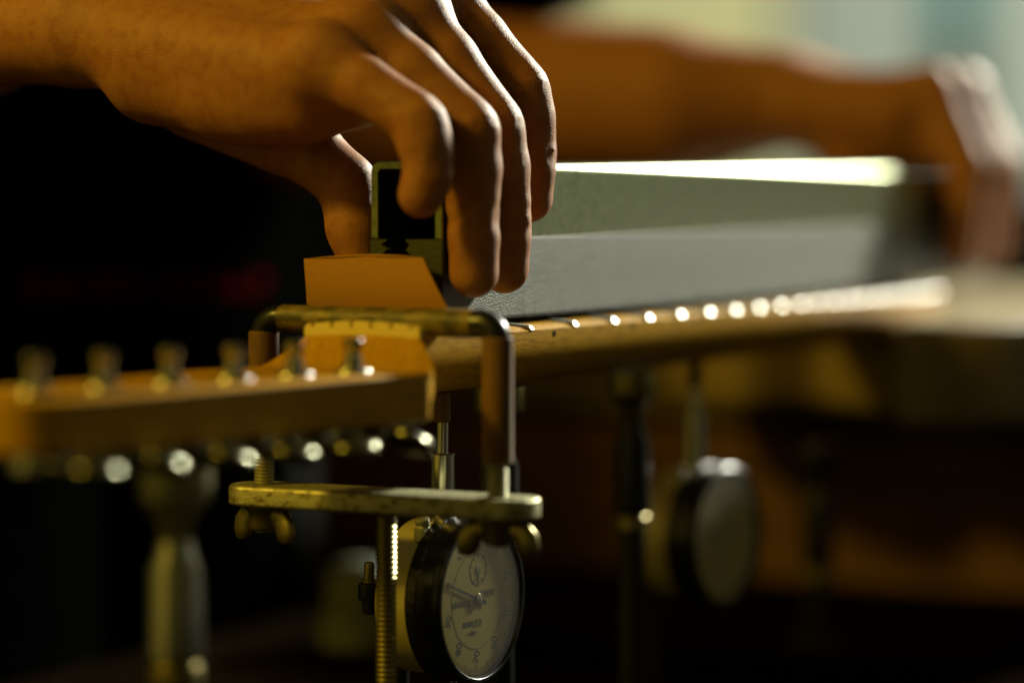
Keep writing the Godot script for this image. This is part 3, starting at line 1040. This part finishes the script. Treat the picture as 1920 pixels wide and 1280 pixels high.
# ---------------------------------------------------------------- person
func build_person() -> void:
	var t := thing("person", "person in black clothing pressing the levelling beam with both hands", "person", Vector3(250, -300, -380))
	var f := Field.new()
	# right hand, near
	var W := Vector3(36, 98, -124)
	var L0 := Vector3(7, 85, -19); var L1 := Vector3(8, 65.4, 15.7); var L2 := Vector3(9, 51, 19.4); var L3 := Vector3(8, 42.5, 16.5)
	var R0 := Vector3(25, 94, -14); var R1 := Vector3(30, 63.3, 21.9); var R2 := Vector3(33, 36, 21.6); var R3 := Vector3(34, 17.8, 21.0)
	var D0 := Vector3(45, 102, -9); var D1 := Vector3(50, 64.5, 20.2); var D2 := Vector3(54, 35, 21.8); var D3 := Vector3(56, 18.6, 20.4)
	var X0 := Vector3(65, 106, -8); var X1 := Vector3(71, 77, 18.6); var X2 := Vector3(75, 56.3, 20.5); var X3 := Vector3(75, 41, 19.6)
	var core := {"k": 0.32, "prims": [
		[W + Vector3(0, 0, -130), 31.0, W + Vector3(-2, 1, -50), 24.0],
		[W + Vector3(-13, -2, -60), 17.0, W + Vector3(-13, -1, 0), 17.5], [W + Vector3(12, 3, -60), 17.0, W + Vector3(12, 3, 0), 17.5],
		[W + Vector3(-12, -2, 4), 16.0, L0 + Vector3(2, -3, -6), 11.5], [W + Vector3(-3, 2, 4), 16.0, R0 + Vector3(0, -3, -4), 11.5],
		[W + Vector3(6, 3, 4), 16.0, D0 + Vector3(0, -3, -4), 12.0], [W + Vector3(14, 3, 4), 15.0, X0 + Vector3(0, -3, -4), 12.0],
		[Vector3(24, 82, -92), 17.0, Vector3(18, 73, -48), 14.0], [Vector3(18, 74, -60), 13.5, Vector3(14, 70, -28), 10.5],
		[Vector3(46, 80, -94), 16.0, Vector3(44, 66, -58), 14.0], [Vector3(16, 73, -34), 11.0, Vector3(20, 73, -12), 9.5], [Vector3(32, 76, -44), 13.0, Vector3(40, 78, -12), 11.0],
		[L0, 9.6, L0, 9.6], [R0, 10.4, R0, 10.4], [D0, 10.8, D0, 10.8], [X0, 10.8, X0, 10.8]]}
	var groups := [core]
	for q in [[L0, L1, L2, L3, 9.4, 8.6, 7.9, 7.6], [R0, R1, R2, R3, 10.4, 9.3, 8.7, 8.3], [D0, D1, D2, D3, 10.4, 9.5, 8.9, 8.4], [X0, X1, X2, X3, 10.4, 9.5, 8.8, 8.2]]:
		var a: Vector3 = q[0]; var b: Vector3 = q[1]; var c: Vector3 = q[2]; var d: Vector3 = q[3]
		var kn: Vector3 = ((b - a).normalized() + (b - c).normalized()).normalized()
		var kd: Vector3 = ((c - b).normalized() + (c - d).normalized()).normalized()
		var pr := [[a, q[4], a.lerp(b, 0.45), q[4] - 0.4], [a.lerp(b, 0.45), q[4] - 0.4, b, q[5] - 0.3], [b, q[5] - 0.4, b.lerp(c, 0.45), q[6] + 0.4], [b.lerp(c, 0.45), q[6] + 0.4, c, q[6] - 0.5], [c, q[6] - 0.5, c.lerp(d, 0.4), q[7] - 0.6], [c.lerp(d, 0.4), q[7] - 0.6, d, q[7] - 0.4], [c + kd * 0.9, q[6] - 1.0, c + kd * 0.9, q[6] - 1.0],
			[b + kn * 1.1, q[5] - 0.9, b + kn * 1.1, q[5] - 0.9]]
		# skin folds across the joints
		var palm_fold := 0.0 if groups.size() == 1 else 0.5
		for w in [[a, b, c, b, kn, q[5] + 0.7, [-5.4, -2.8, 0.0, 2.8, 5.6], 0.75], [b, c, d, c, kd, q[6] + 0.6, [-2.4, 0.4, 3.0], 0.7], [b, c, d, c, -kd, q[6] + 0.2, [0.8], palm_fold], [a, b, c, b, -kn, q[5] + 0.2, [0.0], palm_fold]]:
			var ax: Vector3 = (w[2] - w[0]).normalized()
			var dn: Vector3 = w[4]
			var sd := ax.cross(dn).normalized()
			for o in w[6]:
				var last := Vector3.ZERO
				for i in 5:
					var an := -1.3 + 0.65 * i
					var p: Vector3 = w[3] + ax * (o + 0.5 * sin(i * 2.1 + o * 3.0)) + (dn * cos(an) + sd * sin(an)) * w[5] + (dn * 0.8 if w[7] == 0.75 else Vector3.ZERO)
					if i > 0:
						pr.append([last, 0.8, p, 0.8, -w[7] * 1.5])
					last = p
		groups.append({"k": 1.1, "prims": pr})
	# thumb on the far side of the beam
	var T0 := Vector3(48, 76, -88); var T1 := Vector3(44, 60, -50); var T2 := Vector3(40, 46, -29); var T3 := Vector3(38, 22, -22.5)
	groups.append({"k": 0.7, "prims": [[T0, 15.0, T1, 11.5], [T1, 11.5, T2, 9.2], [T2, 9.0, T2.lerp(T3, 0.6), 8.8], [T2.lerp(T3, 0.6), 8.8, T3, 7.4]]})
	f.build(groups, Vector3(-14, 2, -196), Vector3(104, 142, 42), 1.25, 7.0)
	# left hand, far
	var Q := Vector3(488, 88, -56)
	var lc := {"k": 0.5, "prims": [[Vector3(424, 88, -262), 46.0, Vector3(468, 84, -112), 35.0], [Vector3(468, 84, -112), 34.0, Q + Vector3(-2, -2, -8), 23.5], [Vector3(482, 84, -50), 18.0, Vector3(490, 78, -8), 15.0], [Q + Vector3(-6, 0, -6), 16.0, Q + Vector3(26, 4, -4), 16.0], [Vector3(496, 80, -34), 19.0, Vector3(504, 76, 0), 15.0], [Vector3(540, 80, -34), 19.0, Vector3(548, 76, 0), 15.0], [Vector3(494, 66, -10), 12.0, Vector3(502, 66, 6), 12.0]]}
	var lg := [lc]
	for i in 4:
		var o := Vector3(20.0 * i - 12.0, 0, 6.0 if i == 1 else 2.0 if i == 2 else -6.0 if i == 3 else 0.0)
		var a := Vector3(500, 86, -20) + o
		var b := Vector3(507, 91, 11) + o
		var c := Vector3(510, 55, 26.5) + o * Vector3(0.95, 1, 0.3)
		var d := Vector3(509, 15, 23.0) + o * Vector3(0.9, 1, 0)
		lc.prims.append([Q + Vector3(6.0 * i, 2, 0), 16.0, a + Vector3(0, -2, -2), 11.5])
		lg.append({"k": 0.8, "prims": [[a, 11.0, b, 10.2], [b, 10.2, c, 9.4], [c, 9.4, d, 8.2]]})
	lg.append({"k": 0.6, "prims": [[Q + Vector3(2, -2, -2), 15.0, Vector3(490, 64, -28), 11.5], [Vector3(490, 64, -28), 11.0, Vector3(492, 26, -23), 8.5]]})
	f.build(lg, Vector3(368, -8, -252), Vector3(604, 148, 60), 3.2, 8.0)
	# trunk and upper arms
	var trunk := {"k": 0.05, "prims": [
		[Vector3(220, -220, -400), 105.0, Vector3(200, 330, -400), 98.0], [Vector3(400, -220, -400), 105.0, Vector3(380, 330, -400), 98.0],
		[Vector3(250, 330, -400), 90.0, Vector3(250, 470, -390), 58.0],
		[Vector3(80, 370, -400), 58.0, Vector3(40, 140, -370), 42.0], [Vector3(470, 370, -400), 58.0, Vector3(424, 110, -330), 44.0]]}
	var arms := {"k": 0.2, "prims": [[Vector3(40, 140, -370), 41.0, Vector3(36, 98, -254), 31.0], [Vector3(36, 98, -254), 31.0, Vector3(34, 99, -174), 24.0], [Vector3(23, 96, -184), 17.0, Vector3(23, 97, -170), 17.0], [Vector3(48, 101, -184), 17.0, Vector3(48, 101, -170), 17.0], [Vector3(424, 112, -330), 43.0, Vector3(424, 88, -268), 43.5], [Vector3(424, 88, -262), 45.6, Vector3(431, 87.3, -238), 44.0]]}
	f.build([trunk, arms], Vector3(-40, -330, -530), Vector3(540, 540, -178), 9.0, 12.0)
	var bd := MeshInstance3D.new()
	bd.name = "body"
	bd.mesh = f.mesh(M.skin, 1)
	bd.position = -t.position
	t.add_child(bd)
	# black top with short sleeves
	var c := Field.new()
	c.build([{"k": 0.05, "prims": [
		[Vector3(220, -240, -400), 118.0, Vector3(200, 330, -400), 108.0], [Vector3(400, -240, -400), 118.0, Vector3(380, 330, -400), 108.0],
		[Vector3(250, 330, -400), 100.0, Vector3(250, 440, -392), 72.0],
		[Vector3(80, 375, -400), 70.0, Vector3(42, 190, -378), 60.0], [Vector3(470, 375, -400), 70.0, Vector3(424, 190, -330), 62.0], [Vector3(424, 190, -330), 58.0, Vector3(446, 162, -160), 40.0]]}], Vector3(-80, -380, -560), Vector3(580, 540, -100), 11.0, 8.0)
	var sh := MeshInstance3D.new()
	sh.name = "shirt"
	sh.mesh = c.mesh(M.cloth, 3)
	sh.position = -t.position
	t.add_child(sh)
	# faded red print across the chest, letter strokes too soft to read
	var rng := RandomNumberGenerator.new()
	rng.seed = 7
	for k in 13:
		if k == 6:
			continue
		var s := Soup.new()
		var x := 206.0 + k * 14.5
		for e in 3:
			var p := Vector3(x + rng.randf_range(-3, 3), 3.0 - k * 0.3, -279.0)
			if e == 0:
				s.box(p, Vector3(3, 12, 3), 0.5)
			else:
				s.box(p + Vector3(3, rng.randf_range(-5, 5), 0), Vector3(8, 2.6, 3.2), 0.5)
		part(t, "red_letter", s, M.red)
	# nails of the near hand
	for q in [[R2, R3, 6.4], [D2, D3, 6.4], [X2, X3, 6.2], [L2, L3, 5.4]]:
		var ax: Vector3 = (q[1] - q[0]).normalized()
		var dn := (Vector3(-0.42, 0.1, 1) - ax * ax.dot(Vector3(-0.42, 0.1, 1))).normalized()
		var sd := ax.cross(dn)
		var s := Soup.new()
		var ctr: Vector3 = q[1] + dn * (q[2] - 0.3) + ax * 1.0
		var loops := []
		for k in 7:
			var g := k / 6.0
			var l := PackedVector3Array()
			var hw: float = 4.6 * sqrt(maxf(0.05, 1.0 - pow(absf(g * 2.0 - 1.0), 4.0)))
			for e in 2:
				for i in 9:
					var w := -1.0 + i / 4.0 if e == 0 else 1.0 - i / 4.0
					l.append(ctr + ax * (g * 10.0 - 6.0) + sd * w * hw + dn * (0.55 - 2.0 * w * w - 1.2 * pow(g * 2.0 - 1.0, 2.0) - (0.0 if e == 0 else 0.6)))
			loops.append(l)
		s.loft(loops)
		part(t, "fingernail", s, M.nail, 60)
